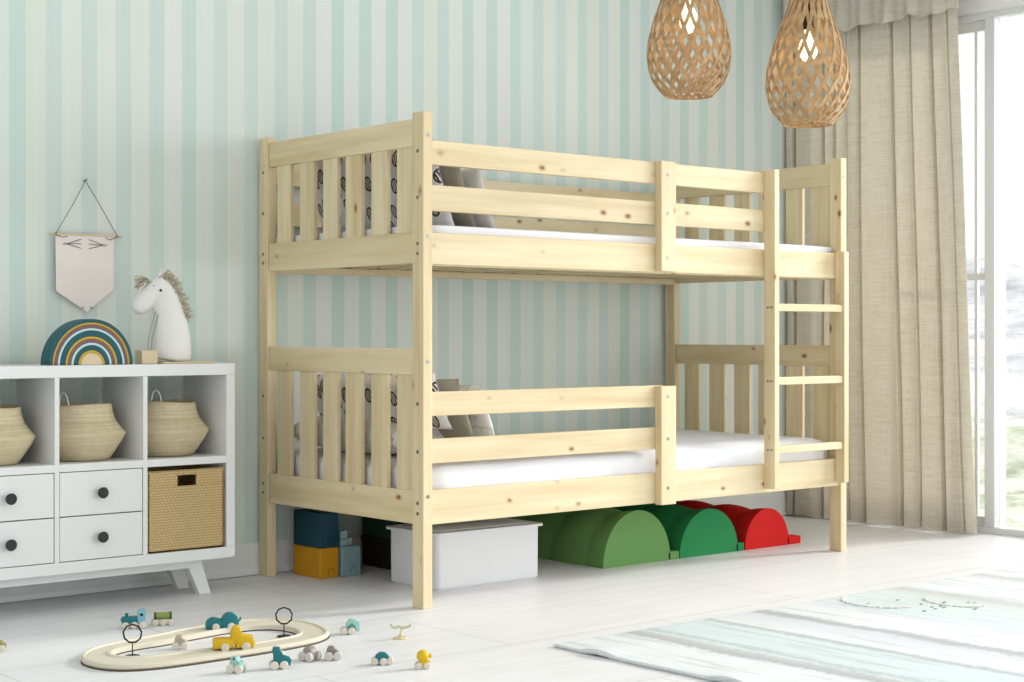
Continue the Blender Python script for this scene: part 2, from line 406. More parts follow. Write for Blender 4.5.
# ================================================================== CURTAINS
def curtain():
    root = thing('curtain', 'long beige linen curtain with flat pleats hanging to the floor beside the window', 'curtain', (3.07, .5, 0))
    # pleats: flat faces with narrow deep folds between them (y of each fold)
    folds = [(.963, .016), (.778, .015), (.715, .014), (.643, .006), (.569, .014), (.385, .015), (.283, .010), (.171, .016), (.085, .007)]
    ys = []; y = 1.005
    samples = []
    N = 700
    for i in range(N+1):
        y = 1.005 - (1.005-.03)*i/N
        d = 0
        for fy, fw in folds:
            u = abs(y-fy)/fw
            if u < 1: d = max(d, (math.cos(u*PI)+1)/2)
        samples.append((y, d))
    zs = [2.62, 2.45, 2.3, 2.0, 1.6, 1.2, .8, .45, .2, .012]
    bm = bmesh.new(); g = []
    for z in zs:
        fl = (2.62-z)/2.62
        row = []
        for y, d in samples:
            right = max(0, (.75-y)/.75)
            yy = y - .125*fl**1.1*right + .010*math.sin(z*2.1+y*9)*fl
            x = 3.045 + .085*d*(.8+.25*fl) + .004*math.sin(y*21+z*.5)
            row.append(bm.verts.new((x-3.07, yy-.5, z+.004*math.sin(y*30) if z < .1 else z)))
        g.append(row)
    for a, b in zip(g, g[1:]):
        for i in range(N): bm.faces.new((a[i], a[i+1], b[i+1], b[i]))
    o = finish('drape', bm, LINEN, root, True)
    m = o.modifiers.new('thick', 'SOLIDIFY'); m.thickness = .0025
    bm = bmesh.new(); g = []; N2 = 300
    for k in range(9):
        row = []
        for i in range(N2+1):
            y = .99 - (.99+.035)*i/N2
            zb = 2.36 + .008*math.sin(y*27+1.2) + .005*math.sin(y*61)
            z = 2.70 + (zb-2.70)*k/8
            x = 3.0 + .010*math.sin(y*46)*(k/8) + .006*math.sin(y*93+2) - .012*(k/8)
            row.append(bm.verts.new((x-3.07, y-.5, z)))
        g.append(row)
    for a, b in zip(g, g[1:]):
        for i in range(N2): bm.faces.new((a[i], a[i+1], b[i+1], b[i]))
    o = finish('valance', bm, LINEN, root, True); m = o.modifiers.new('thick', 'SOLIDIFY'); m.thickness = .003
    bm = bmesh.new(); add_box(bm, (2.99-3.07, -.56, 2.66), (3.19-3.07, .5, 2.745), .004); finish('curtain_box', bm, WHITE_TRIM, root)
curtain()

# ================================================================== BUNK BED
L, Wd, H = 2.2246, 1.0135, 1.64
PT, PW = .0383, .0598                # post thickness along x, width along y
bed = thing('bunk_bed', 'pale pine bunk bed with slatted ends, guard rails and a ladder, by the striped wall', 'bunk bed', (L/2, Wd/2, 0))
def bb(name, lo, hi, mat, parent=bed, bev=.0025):
    off = Vector((L/2, Wd/2, 0))
    o = box(name, Vector(lo), Vector(hi), mat, None, bev)
    o.parent = parent
    if parent is bed: o.matrix_parent_inverse = Matrix.Translation(-off)
    return o
def bolt(parent, p, d, r=.0066):
    bm = bmesh.new(); p = Vector(p); d = Vector(d)
    add_cyl(bm, p-d*.004, p+d*.0016, r, n=12); add_cyl(bm, p+d*.0014, p+d*.0022, r*.45, n=6)
    o = finish('bolt', bm, STEEL); o.parent = parent
    o.matrix_parent_inverse = parent.matrix_basis.inverted() if parent is bed else Matrix.Identity(4)
    return o
posts = {}
for ix, x0 in enumerate((0, L-PT)):
    for iy, y0 in enumerate((0, Wd-PW)):
        posts[ix, iy] = bb('post', (x0, y0, 0), (x0+PT, y0+PW, H), PZ)
HR = [(1.528, 1.62, 0), (1.140, 1.243, 1), (.771, .859, 0), (.276, .385, 1)]
for side in (0, 1):
    xo = .004 if side == 0 else L-.004-.026
    for z0, z1, low in HR:
        bb('side_rail' if low else 'headboard_rail', (xo, .062, z0), (xo+.026, Wd-.062, z1), PY)
    # inner strip carrying the slats is hidden behind the rails; six flat slats per panel
    sl = [(.902, .813), (.750, .658), (.600, .511), (.460, .365), (.306, .214), (.158, .070)]
    for zb, zt in ((1.236, 1.535), (.378, .779)):
        for a, b in sl:
            xs = .0095 if side == 0 else L-.0095-.016
            bb('headboard_slat', (xs, b, zb), (xs+.016, a, zt), PZ, bev=.0015)
# long rails, front and rear
for y in (.010, Wd-.010-.026):
    front = y < .5
    for z0, z1 in ((1.467, 1.548), (1.314, 1.400)):
        bb('guard_rail', (PT, y, z0), (1.73 if front else L-PT, y+.026, z1), PX)
    bb('long_rail', (PT, y, 1.137), (L-PT, y+.026, 1.242), PX)
    bb('long_rail', (PT, y, .275), (L-PT, y+.026, .388), PX)
for z0, z1 in ((.634, .714), (.477, .558)):
    bb('guard_rail', (PT, .010, z0), (1.135, .036, z1), PX)
for z0, z1, bz in ((1.140, 1.551, (1.50, 1.355, 1.19)), (.270, .712, (.673, .515, .332))):
    g = bb('guard_board', (1.095, -.024, z0), (1.174, .0098, z1), PZ)
    for z in bz: bolt(g, (1.130, -.024, z), (0, -1, 0))
# bed base slats
for zb in (1.146, .286):
    n = 15
    for i in range(n):
        x = .10 + (L-.26)*i/(n-1)
        bb('base_slat', (x, .037, zb+.014), (x+.062, Wd-.037, zb+.03), PY, bev=.001)
    for y in (.0365, Wd-.0365-.022): bb('base_ledger', (PT+.002, y, zb-.012), (L-PT-.002, y+.022, zb+.0135), PX, bev=.001)
# bolts on the posts
for ix in (0, 1):
    for iy in (0, 1):
        px = ix*(L-PT); p = posts[ix, iy]; sy = -1 if iy == 0 else 1; yf = 0 if iy == 0 else Wd
        for z in (1.562, 1.229, .815, .37): bolt(p, (px+PT/2+.001, yf, z), (0, sy, 0))
        sx = -1 if ix == 0 else 1; xf = 0 if ix == 0 else L
        yc = .030 if iy == 0 else Wd-.030
        for z in (1.51, 1.357, 1.205, 1.172, .675, .517, .347, .313): bolt(p, (xf, yc, z), (sx, 0, 0), .006)
# ladder
stl = bb('ladder_stile', (1.7105, -.047, .292), (1.7385, .0095, 1.557), PZ)
str_ = bb('ladder_stile', (2.149, -.047, .292), (2.179, -.0005, 1.247), PZ)
for z0, z1 in ((.997, 1.027), (.704, .735), (.432, .462)):
    bb('ladder_rung', (1.739, -.040, z0), (2.1485, -.004, z1), PX, bev=.003)
    for dy in (-.030, -.012): bolt(stl, (1.7105, dy, (z0+z1)/2), (-1, 0, 0), .0045)
    for dy in (-.030, -.012): bolt(str_, (2.179, dy, (z0+z1)/2), (1, 0, 0), .0045)

# ------------------------------------------------------------------ mattresses and bedding
def mattress(name, lo, hi, label, cat, crown=.012, amp=.003, rad=.03):
    bm = bmesh.new(); nx, ny, nz = 60, 30, 6
    cx = [(lo[i]+hi[i])/2 for i in range(3)]; hx = [(hi[i]-lo[i])/2 for i in range(3)]
    add_box(bm, lo, hi, 0)
    bmesh.ops.subdivide_edges(bm, edges=bm.edges[:], cuts=23, use_grid_fill=True)
    for v in bm.verts:
        p = v.co - Vector(cx)
        q = Vector([max(-hx[i]+rad, min(hx[i]-rad, p[i])) for i in range(3)])
        d = p-q
        if d.length > 1e-6: p = q+d.normalized()*min(rad, d.length if d.length < rad else rad)
        u, w_ = p.x/hx[0], p.y/hx[1]
        if p.z > 0: p.z += crown*(1-u*u)*(1-w_*w_)
        nn = noise.noise(Vector((p.x*4, p.y*5, p.z*9+7)))*amp + noise.noise(Vector((p.x*13, p.y*16, 2)))*amp*.4
        p += (p-q*.9).normalized()*nn if p.length else Vector()
        v.co = Vector(cx)+p
    o = finish(name, bm, SHEET, None, True)
    return tag(o, label, cat)
mattress('mattress', (.036, .040, 1.178), (L-.036, Wd-.040, 1.274), 'white mattress on the upper bunk behind the high guard rails', 'mattress', .003, .0015, .014)
mattress('mattress', (.044, .042, .318), (L-.042, Wd-.042, .474), 'thick white mattress with sheet on the lower bunk of the bed', 'mattress', .016, .009, .045)

def pillow(name, w_, h_, t_, M, mat, label, cat='pillow', amp=.01, seed=0, power=2.4):
    """soft cushion, local x = width, z = height, y = thickness"""
    bm = bmesh.new(); n = 34; g = {}
    for s in (1, -1):
        for i in range(n+1):
            for j in range(n+1):
                u = -1+2*i/n; v = -1+2*j/n
                edge = i in (0, n) or j in (0, n)
                if s == -1 and edge: g[s, i, j] = g[1, i, j]; continue
                prof_ = (max(0, 1-abs(u)**power)*max(0, 1-abs(v)**power))**.5
                px = u*(1-.07*(1-abs(u))*0 - .045*(v*v*0+(1-v*v))*abs(u)**3)*w_/2
                pz = v*(1-.045*(1-u*u)*abs(v)**3)*h_/2
                nn = noise.noise(Vector((u*2.2+seed, v*2.2, s*2)))*amp*prof_
                g[s, i, j] = bm.verts.new((px, s*(t_/2*prof_)+nn, pz))
    for s in (1, -1):
        for i in range(n):
            for j in range(n):
                f = [g[s, i, j], g[s, i+1, j], g[s, i+1, j+1], g[s, i, j+1]]
                try: bm.faces.new(f if s == 1 else f[::-1])
                except ValueError: pass
    o = finish(name, bm, mat, None, True); o.matrix_world = M
    return tag(o, label, cat)
def lean(x, y, z, tilt, yaw=0, roll=0):
    # cushion width across the bed (y), leaning back towards the headboard
    return T(x, y, z) @ R(yaw, 'Z') @ R(-tilt, 'Y') @ R(roll, 'X') @ R(PI/2, 'Z')
tl = math.radians(20)
pillow('pillow', .80, .335, .11, lean(.150, .475, 1.418, math.radians(20), 0, .04), LEAF, 'white pillow with black leaf print leaning on the headboard of the upper bunk', seed=1)
pillow('cushion', .48, .30, .075, lean(.262, .345, 1.402, tl, .03), TAUPE, 'taupe cushion leaning between white ones on the upper bunk', 'cushion', seed=3)
pillow('cushion', .44, .245, .08, lean(.368, .335, 1.378, tl, .03), OFFW, 'plain white cushion in front of the taupe one on the upper bunk', 'cushion', seed=5)
o = pillow('bed_pillow', .66, .25, .12, T(.175, .57, .545) @ R(PI/2, 'Z') @ R(PI/2, 'X'), OFFW, 'flat white sleeping pillow lying on the lower mattress under the cushions', seed=6, power=5)
pillow('pillow', .80, .215, .11, lean(.150, .475, .668, math.radians(20), 0, -.04), LEAF, 'white pillow with black leaf print leaning on the headboard of the lower bunk', seed=8)
pillow('cushion', .46, .255, .075, lean(.276, .345, .632, tl, .03), TAUPE, 'taupe cushion behind the pale grey one on the lower bunk', 'cushion', seed=9)
pillow('cushion', .44, .25, .08, lean(.378, .335, .612, tl, .03), SPRINT, 'pale grey printed cushion, foremost on the lower bunk', 'cushion', seed=11)

# ================================================================== CABINET
FY, BY = .70, 1.0
cab = thing('storage_cabinet', 'low white shelf cabinet with drawers and open cubbies on splayed legs', 'cabinet', (-.93, .85, 0))
cinv = Matrix.Translation((.93, -.85, 0))
def cb(name, lo, hi, mat=WHITE, parent=None, bev=.0015):
    o = box(name, lo, hi, mat, None, bev); o.parent = parent or cab
    if parent is None: o.matrix_parent_inverse = cinv
    return o
bm = bmesh.new()
XR = -.291
divs = [-.637, -.952, -1.267]
XL = -1.612
add_box(bm, (XL, FY, .764), (XR, BY, .804), .002)
add_box(bm, (XL, FY, .127), (XR, BY, .165), .002)
add_box(bm, (XR-.034, FY, .165), (XR, BY, .764), .002)
add_box(bm, (XL, FY, .165), (XL+.034, BY, .764), .002)
for d in divs: add_box(bm, (d-.008, FY, .165), (d+.008, BY, .764), .001)
cells = [(-1.578, -1.275), (-1.259, -.960), (-.944, -.645), (-.629, -.325)]
for a, b in cells: add_box(bm, (a, FY, .458), (b, BY, .483), .001)
o = finish('carcass', bm, WHITE); o.parent = cab; o.matrix_parent_inverse = cinv
for a, b in cells[:3]:
    for z0, z1 in ((.1675, .310), (.3135, .4555)):
        d = cb('drawer', (a+.0025, FY+.002, z0), (b-.0025, BY-.02, z1))
        bm = bmesh.new(); kx = (a+b)/2-.005; kz = (z0+z1)/2
        add_cyl(bm, (kx, FY+.003, kz), (kx, FY-.010, kz), .006, n=16); add_cyl(bm, (kx, FY-.009, kz), (kx, FY-.024, kz), .0165, .0185, n=32, bev=.003)
        k = finish('knob', bm, BLACKM, None, False, True); k.parent = d; k['label'] = 'round black knob'
bm = bmesh.new()
for y in (FY+.055, BY-.075): add_box(bm, (XL+.0605, y, .095), (XR-.1405, y+.022, .1268), .001)
for x in (XL+.06, XR-.162): add_box(bm, (x, FY+.056, .0955), (x+.022, BY-.054, .1266), .001)
o = finish('base_frame', bm, WHITE); o.parent = cab; o.matrix_parent_inverse = cinv
for x, sx in ((XR-.119, 1), (XL+.105, -1)):
    for y in (FY+.075, BY-.075):
        bm = bmesh.new()
        yy = y
        top = [(x-.045*sx, .1268), (x+.015*sx, .1268)]; bot = [(x+.057*sx, 0), (x+.012*sx, 0)]
        add_prism(bm, [top[0], top[1], bot[0], bot[1]], yy-.018, yy+.018, .002)
        o = finish('leg', bm, WHITE); o.parent = cab; o.matrix_parent_inverse = cinv

# woven belly baskets
def belly_basket(x, y, z, label, rot=0):
    root = thing('belly_basket', label, 'basket', (x, y, z), rot, 'belly baskets in the cabinet')
    bm = bmesh.new()
    pr = [(.088, 0), (.098, .005), (.116, .03), (.136, .060), (.148, .082), (.151, .090), (.146, .097), (.131, .113), (.116, .134), (.108, .157), (.105, .176), (.104, .187)]
    inner = [(r-.004, h+.002 if i else .006) for i, (r, h) in enumerate(pr)][::-1]
    inner[0] = (.100, .187)
    add_lathe(bm, pr+inner, (0, 0, 0), 64)
    b = finish('basket_body', bm, SEAGRASS, root, True)
    for v in b.data.vertices:
        a = math.atan2(v.co.y, v.co.x); k = 1+.012*math.sin(3*a+x*7)+.006*math.sin(7*a); v.co.x *= k; v.co.y *= k
        v.co.z += .003*math.sin(2*a+x*9)*(v.co.z/.2)
    for s in (1, -1):
        bm = bmesh.new(); pts = []
        for i in range(15):
            a = PI*i/14
            pts.append((s*.097+s*.006*math.sin(a), .017*math.cos(a), .176+.050*math.sin(a)**.7+(.004 if i % 2 else 0)))
        add_tube(bm, pts, .0019, 6); finish('handle', bm, OFFW, root, True)
belly_basket(-1.122, .853, .484, 'woven seagrass belly basket in the leftmost open cubby above the drawers', .9)
belly_basket(-.797, .853, .484, 'woven seagrass belly basket in the middle cubby under the rainbow', .55)
belly_basket(-.478, .853, .484, 'woven seagrass belly basket in the right cubby above the straw box', .75)

wb = thing('wicker_box', 'square straw wicker storage box with cut-out handle, lower right cubby', 'storage box', (-.483, .85, .166))
bm = bmesh.new()
bx0, bx1, by0, by1, bh = -.1445, .151, -.146, .13, .271
add_box(bm, (bx0, by0, 0), (bx1, by1, .008), .002)
add_box(bm, (bx0, by1-.01, 0), (bx1, by1, bh), .003)
for xx in (bx0, bx1-.01): add_box(bm, (xx, by0, 0), (xx+.01, by1, bh), .003)
hx0, hx1, hz0, hz1 = -.030, .042, .221, .258
add_box(bm, (bx0, by0, 0), (bx1, by0+.01, hz0), .002)
add_box(bm, (bx0, by0, hz0), (hx0, by0+.01, bh), .002); add_box(bm, (hx1, by0, hz0), (bx1, by0+.01, bh), .002)
add_box(bm, (hx0, by0, hz1), (hx1, by0+.01, bh), .002)
finish('woven_body', bm, WICKER, wb)
bm = bmesh.new(); add_tube(bm, [(x_, y_, bh) for x_, y_ in ((bx0+.005, by0+.005), (bx1-.005, by0+.005), (bx1-.005, by1-.005), (bx0+.005, by1-.005))], .006, 8, True)
finish('woven_rim', bm, WICKER, wb, True)

# ------------------------------------------------------------------ on the cabinet
TZ = .8045
TEAL = plain('teal_paint', (10, 88, 98), .5, .08, 12)
MUST = plain('mustard_paint', (210, 170, 52), .5, .05)
MAUVE = plain('mauve_paint', (128, 92, 92), .5, .05)
PBLUE = plain('pale_blue_paint', (196, 226, 228), .5, .04)
NATW = plain('natural_wood', (226, 208, 172), .55, .06, 20)
rb = thing('rainbow_toy', 'wooden stacking rainbow in teal, mustard and mauve arches on the cabinet', 'toy', (-.825, .735, TZ))
s = .0036
bands = [(0, 10.7, NATW, 'natural wood'), (10.7, 13.2, MUST, 'mustard'), (13.2, 17.6, TEAL, 'teal'), (17.6, 20, PBLUE, 'pale blue'), (20, 23.3, MAUVE, 'mauve'), (23.3, 25.6, MUST, 'mustard'), (25.6, 30.8, TEAL, 'teal'), (30.8, 33, PBLUE, 'pale blue'), (33, 36.2, MAUVE, 'mauve'), (36.2, 38, MUST, 'mustard'), (38, 41.3, TEAL, 'teal')]
for r0, r1, m, cn in bands:
    r0, r1 = r0*s+.0006, r1*s-.0006
    n = 40; outer = [(r1*math.cos(PI*i/n), r1*1.02*math.sin(PI*i/n)) for i in range(n+1)]
    if r0 < .001: pr = outer
    else: pr = outer + [(r0*math.cos(PI*i/n), r0*1.02*math.sin(PI*i/n)) for i in range(n, -1, -1)]
    bm = bmesh.new(); add_prism(bm, pr, -.022, .044, .0008)
    o = finish('half_disc' if r0 < .001 else 'arch', bm, m, rb, False, True); o['label'] = cn + (' half disc' if r0 < .001 else ' arch')

def horse():
    root = thing('plush_horse', 'white stuffed horse bust with beige yarn mane standing on the cabinet', 'toy', (-.486, .80, TZ+.0085), 0)
    root.rotation_euler = (0, 0, -.30)
    WF = fabric('white_felt', (240, 238, 234), 200, .03, .3)
    YARN = fabric('beige_yarn', (204, 194, 168), 120, .12, .3)
    bm = bmesh.new()
    def blob(bm, pts):
        # capsule chain with elliptical sections: (x, z, radius x, radius y)
        n = 20; rings = []
        for i, (x, z, rx, ry) in enumerate(pts):
            a = pts[max(0, i-1)]; b = pts[min(len(pts)-1, i+1)]
            d = Vector((b[0]-a[0], 0, b[1]-a[1])).normalized(); s_ = Vector((d.z, 0, -d.x))
            rings.append([bm.verts.new(Vector((x, 0, z))+s_*rx*math.cos(2*PI*k/n)+Vector((0, 1, 0))*ry*math.sin(2*PI*k/n)) for k in range(n)])
        for A, B in zip(rings, rings[1:]):
            for k in range(n): bm.faces.new((A[k], A[(k+1) % n], B[(k+1) % n], B[k]))
        bm.faces.new(rings[0][::-1]); bm.faces.new(rings[-1])
    blob(bm, [(.000, .000, .045, .045), (.001, .006, .066, .055), (.001, .03, .070, .058), (.000, .08, .067, .055), (-.004, .13, .060, .050), (-.010, .17, .053, .046), (-.017, .205, .047, .042), (-.026, .24, .040, .038), (-.036, .27, .030, .032), (-.042, .29, .014, .016)])
    blob(bm, [(-.008, .262, .016, .016), (-.030, .258, .036, .034), (-.055, .243, .038, .036), (-.082, .218, .034, .034), (-.102, .194, .033, .033), (-.117, .176, .026, .028), (-.124, .167, .012, .014)])
    blob(bm, [(-.036, .27, .012, .01), (-.034, .30, .013, .008), (-.033, .322, .004, .003)])
    o = finish('body', bm, WF, root, True)
    m = o.modifiers.new('fuse', 'REMESH'); m.mode = 'VOXEL'; m.voxel_size = .0042; m.use_smooth_shade = True
    m = o.modifiers.new('soft', 'SMOOTH'); m.iterations = 6; m.factor = .6
    bm = bmesh.new(); rnd = random.Random(3)
    sp = [(-.030, .300), (-.012, .296), (.006, .283), (.020, .262), (.030, .235), (.040, .205), (.048, .18), (.055, .155)]
    for i in range(120):
        t = i/119*(len(sp)-1.001); k = int(t); f = t-k
        x = sp[k][0]*(1-f)+sp[k+1][0]*f; z = sp[k][1]*(1-f)+sp[k+1][1]*f
        l = rnd.uniform(.026, .046); dx = rnd.uniform(.3, 1.0); dz = rnd.uniform(.1, 1.0)*(1-t*.09); dl = math.hypot(dx, dz); yy = rnd.uniform(-.022, .022)
        pts = [(x-.018+dx/dl*l*q, yy*(1+q)+.003*math.sin(q*9+i), z-.012+dz/dl*l*q*1.1-.010*q*q+.003*math.sin(q*12+i)) for q in (0, .25, .5, .75, 1)]
        add_tube(bm, pts, .0018, 5)
    finish('mane', bm, YARN, root, True)
    bm = bmesh.new()
    for i in range(26):
        yy = rnd.uniform(-.02, .02); ln = rnd.uniform(.03, .055); an = rnd.uniform(-.5, .45)
        pts = [(-.072-ln*q*math.cos(an), yy*(1+q), .270+ln*q*math.sin(an)+.012*math.sin(q*PI)) for q in (0, .25, .5, .75, 1)]
        add_tube(bm, pts, .0017, 5)
    finish('forelock', bm, YARN, root, True)
    for sy in (-1, 1):
        bm = bmesh.new(); bmesh.ops.create_uvsphere(bm, u_segments=14, v_segments=10, radius=.0045, matrix=T(-.043, sy*.0375, .243)); finish('eye', bm, BLACKIRON, root, True)
        bm = bmesh.new(); add_tube(bm, [(-.066-.004*math.cos(a), sy*.0375, .262-.010*math.sin(a)*.0+.012*math.cos(a*.5)-.012) for a in (0, .5, 1, 1.5, 2)] , .0009, 5); finish('lash', bm, BLACKIRON, root, True)
    bm = bmesh.new(); add_tube(bm, [(-.058, -.03, .17), (-.075, -.032, .12), (-.085, -.03, .07), (-.084, -.028, .02), (-.080, -.02, .004), (-.074, -.02, .03), (-.070, -.025, .08), (-.060, -.028, .12), (-.052, -.03, .16)], .0016, 6)
    finish('rein', bm, fabric('grey_cord', (176, 172, 160)), root, True)
    return root
horse()
bd = box('board', (-.555, .728, TZ), (-.352, .872, TZ+.0065), NATW, None, .001); tag(bd, 'thin pale board lying under the stuffed horse', 'board')
wbk = box('wooden_block', (-.632, .735, TZ), (-.572, .785, TZ+.046), NATW, None, .002); tag(wbk, 'small beige wooden block between the rainbow and the horse', 'block')

# pennant on the wall
pn = thing('pennant', 'off-white felt pennant with stitched whiskers hanging from a string on the wall', 'wall hanging', (-.702, 1.009, 1.247))
FELT = fabric('pale_felt', (242, 233, 227), 150, .03, .2)
bm = bmesh.new()
add_prism(bm, [(-.112, 0), (.104, 0), (.103, -.185), (.004, -.264), (-.110, -.193)], -.0015, .0015, .0005); finish('felt', bm, FELT, pn)
bm = bmesh.new(); add_cyl(bm, (-.135, 0, .003), (.135, 0, .003), .0042, n=12); finish('rod', bm, NATW, pn, False, True)
bm = bmesh.new()
add_tube(bm, [(-.114, -.003, .002), (-.05, -.002, .105), (0, .004, .192)], .0012, 6); add_tube(bm, [(.118, -.003, .002), (.055, -.002, .105), (0, .004, .192)], .0012, 6)
for x in (-.114, .118): add_tube(bm, [(x+.006*math.cos(a), .006*math.sin(a), .003) for a in [2*PI*k/12 for k in range(12)]], .0012, 5, True)
add_tube(bm, [(-.114, -.004, .0), (-.09, -.005, -.008), (-.07, -.005, -.004)], .0012, 5); add_tube(bm, [(.118, -.004, .0), (.09, -.005, -.010), (.072, -.005, -.004)], .0012, 5)
finish('string', bm, fabric('dark_string', (92, 86, 80)), pn)
bm = bmesh.new()
for s_ in (-1, 1):
    for dz, dd in ((.016, .010), (0, 0), (-.016, -.011)):
        add_tube(bm, [(s_*.070-.004, -.003, -.030), (s_*.014-.004, -.003, -.028+dz)], .0011, 5)
    add_tube(bm, [(s_*.022+.003, -.003, -.252), (s_*.012+.003, -.003, -.247)], .0013, 5)
    add_tube(bm, [(s_*.072-.004, -.003, -.026), (s_*.082-.004, -.003, -.030), (s_*.072-.004, -.003, -.034)], .0011, 5)
finish('embroidery', bm, fabric('dark_thread', (110, 96, 92)), pn)
bm = bmesh.new(); add_cyl(bm, (0, .0205, .192), (0, -.004, .195), .002, n=8); add_cyl(bm, (0, -.003, .195), (0, -.005, .195), .004, n=10); finish('nail', bm, STEEL, pn)

# ================================================================== UNDER THE BED
def bin_box():
    root = thing('storage_bin', 'white plastic storage box with a lid under the front of the bed', 'storage box', (.52, .415, 0))
    PL = plain('white_plastic', (232, 233, 234), .35, .01, 8, 0, 0, .5)
    bm = bmesh.new(); x0, x1, y0, y1 = -.246, .240, -.137, .150; h = .196
    t = bmesh.new(); bmesh.ops.create_cube(t, size=1)
    for v in t.verts:
        k = .996 if v.co.z < 0 else 1
        v.co = Vector(((x0+x1)/2+v.co.x*(x1-x0)*k, (y0+y1)/2+v.co.y*(y1-y0)*k, (v.co.z+.5)*h))
    bmesh.ops.bevel(t, geom=[e for e in t.edges if abs(e.verts[0].co.z-e.verts[1].co.z) > .1], offset=.02, segments=6, affect='EDGES', profile=.5)
    bmesh.ops.bevel(t, geom=[e for e in t.edges if max(v.co.z for v in e.verts) < .001], offset=.006, segments=2, affect='EDGES')
    me = bpy.data.meshes.new('t'); t.to_mesh(me); t.free(); bm.from_mesh(me); bpy.data.meshes.remove(me)
    finish('tub', bm, PL, root, False, True)
    bm = bmesh.new(); e = .014
    t = bmesh.new(); bmesh.ops.create_cube(t, size=1)
    for v in t.verts: v.co = Vector(((x0+x1)/2+v.co.x*(x1-x0+2*e), (y0+y1)/2+v.co.y*(y1-y0+2*e), h-.002+(v.co.z+.5)*.009))
    bmesh.ops.bevel(t, geom=[e_ for e_ in t.edges if abs(e_.verts[0].co.z-e_.verts[1].co.z) > .005], offset=.025, segments=6, affect='EDGES', profile=.5)
    me = bpy.data.meshes.new('t'); t.to_mesh(me); t.free(); bm.from_mesh(me); bpy.data.meshes.remove(me)
    add_box(bm, (x0+.03, y0+.03, h+.0065), (x1-.03, y1-.03, h+.010), .002)
    finish('lid', bm, PL, root, False, True)
bin_box()
def crate(name, lo, hi, rgb, label, cutx=None):
    m = plain(name+'_paint', rgb, .55, .06, 14)
    root = thing(name, label, 'box', ((lo[0]+hi[0])/2, (lo[1]+hi[1])/2, lo[2]))
    c = Vector(root.location)
    bm = bmesh.new(); add_box(bm, Vector(lo)-c, Vector(hi)-c, .004); finish('box_body', bm, m, root)
    bm = bmesh.new()
    hx, hy, h = (hi[0]-lo[0])/2, (hi[1]-lo[1])/2, hi[2]-lo[2]
    for sx in (-1, 1): add_tube(bm, [(sx*hx*.55*math.cos(PI*k/10)*.55+hx*.2, -hy-.0004, .012+.025*math.sin(PI*k/10)) for k in range(11)] , .0012, 5)
    finish('groove', bm, plain(name+'_groove', tuple(x*.72 for x in rgb), .6), root)
crate('yellow_crate', (.114, .776, 0), (.199, .955, .112), (214, 152, 12), 'yellow box on the floor under the bed, beneath the teal box')
crate('teal_crate', (.114, .776, .1125), (.199, .955, .243), (2, 68, 84), 'dark teal box stacked on top of the yellow box')
crate('blue_box', (.206, .765, 0), (.292, .90, .112), (140, 172, 178), 'pale grey-blue box standing beside the yellow box')
for k, (x, y, z) in enumerate(((.225, .79, .1125), (.258, .81, .1125), (.230, .80, .1408))):
    o = box('toy_block', (x-.015, y-.014, z), (x+.015, y+.016, z+.028), plain('block_%s' % 'abc'[k], ((150, 184, 190), (196, 206, 206), (170, 196, 200))[k], .5), None, .002)
    tag(o, ('grey-blue toy block on the pale blue box, nearest the teal box', 'light grey toy block on the pale blue box, farther from the teal box', 'pale blue toy block on top of the two others')[k], 'block', 'small blocks on the pale blue box')
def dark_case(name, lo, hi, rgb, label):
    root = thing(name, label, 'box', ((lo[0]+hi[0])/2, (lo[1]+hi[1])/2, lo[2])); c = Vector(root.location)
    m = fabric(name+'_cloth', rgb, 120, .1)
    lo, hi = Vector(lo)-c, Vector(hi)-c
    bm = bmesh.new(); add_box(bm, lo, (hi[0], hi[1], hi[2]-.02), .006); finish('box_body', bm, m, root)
    bm = bmesh.new(); add_box(bm, (lo[0]-.004, lo[1]-.004, hi[2]-.0195), (hi[0]+.004, hi[1]+.004, hi[2]), .004); finish('lid', bm, m, root)
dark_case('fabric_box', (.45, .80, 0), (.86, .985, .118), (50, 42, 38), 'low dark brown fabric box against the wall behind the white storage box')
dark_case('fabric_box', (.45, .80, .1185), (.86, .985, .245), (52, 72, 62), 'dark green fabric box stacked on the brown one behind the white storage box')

# foam hills: half round humps on a thin base slab, three waves deep
def foam_hill(x0, x1, xe, h, ymax, rgb, label):
    root = thing('foam_hill', label, 'play block', ((x0+x1)/2, (.291+ymax)/2, 0), 0, 'foam hills under the bed')
    c = Vector(root.location); m = fabric('foam_%d' % rgb[0], rgb, 90, .03, .08, .7)
    bm = bmesh.new(); nY = 60; n = 32; rings = []
    cx, rx = (x0+x1)/2, (x1-x0)/2
    for j in range(nY+1):
        y = .291+(ymax-.291)*j/nY
        k = 1 - .09*(1-abs(math.cos(PI*(j/nY)*3)))          # three soft waves along its length
        row = []
        for i in range(n+1):
            a = PI*i/n
            row.append(bm.verts.new((cx+rx*math.cos(a)*(.5+.5*k if 0 < j < nY else 1)-c.x, y-c.y, max(0, h*math.sin(a)**.95*k))))
        rings.append(row)
    for A, B in zip(rings, rings[1:]):
        for i in range(n): bm.faces.new((A[i], A[i+1], B[i+1], B[i]))
        bm.faces.new((A[n], A[0], B[0], B[n]))
    bm.faces.new(rings[0]); bm.faces.new(rings[-1][::-1])
    finish('hump', bm, m, root, False, True)
    bm = bmesh.new(); add_box(bm, (x1-.012-c.x, .291-c.y, 0), (xe-c.x, ymax-c.y, .033), .003); finish('base_slab', bm, m, root)
foam_hill(1.098, 1.470, 1.520, .212, .93, (112, 158, 92), 'light green foam hill, nearest the white storage box')
foam_hill(1.524, 1.876, 1.914, .190, .93, (46, 140, 82), 'emerald green foam hill between the light green and the red one')
foam_hill(1.919, 2.205, 2.283, .166, .93, (214, 32, 28), 'red foam hill at the ladder end of the bed')

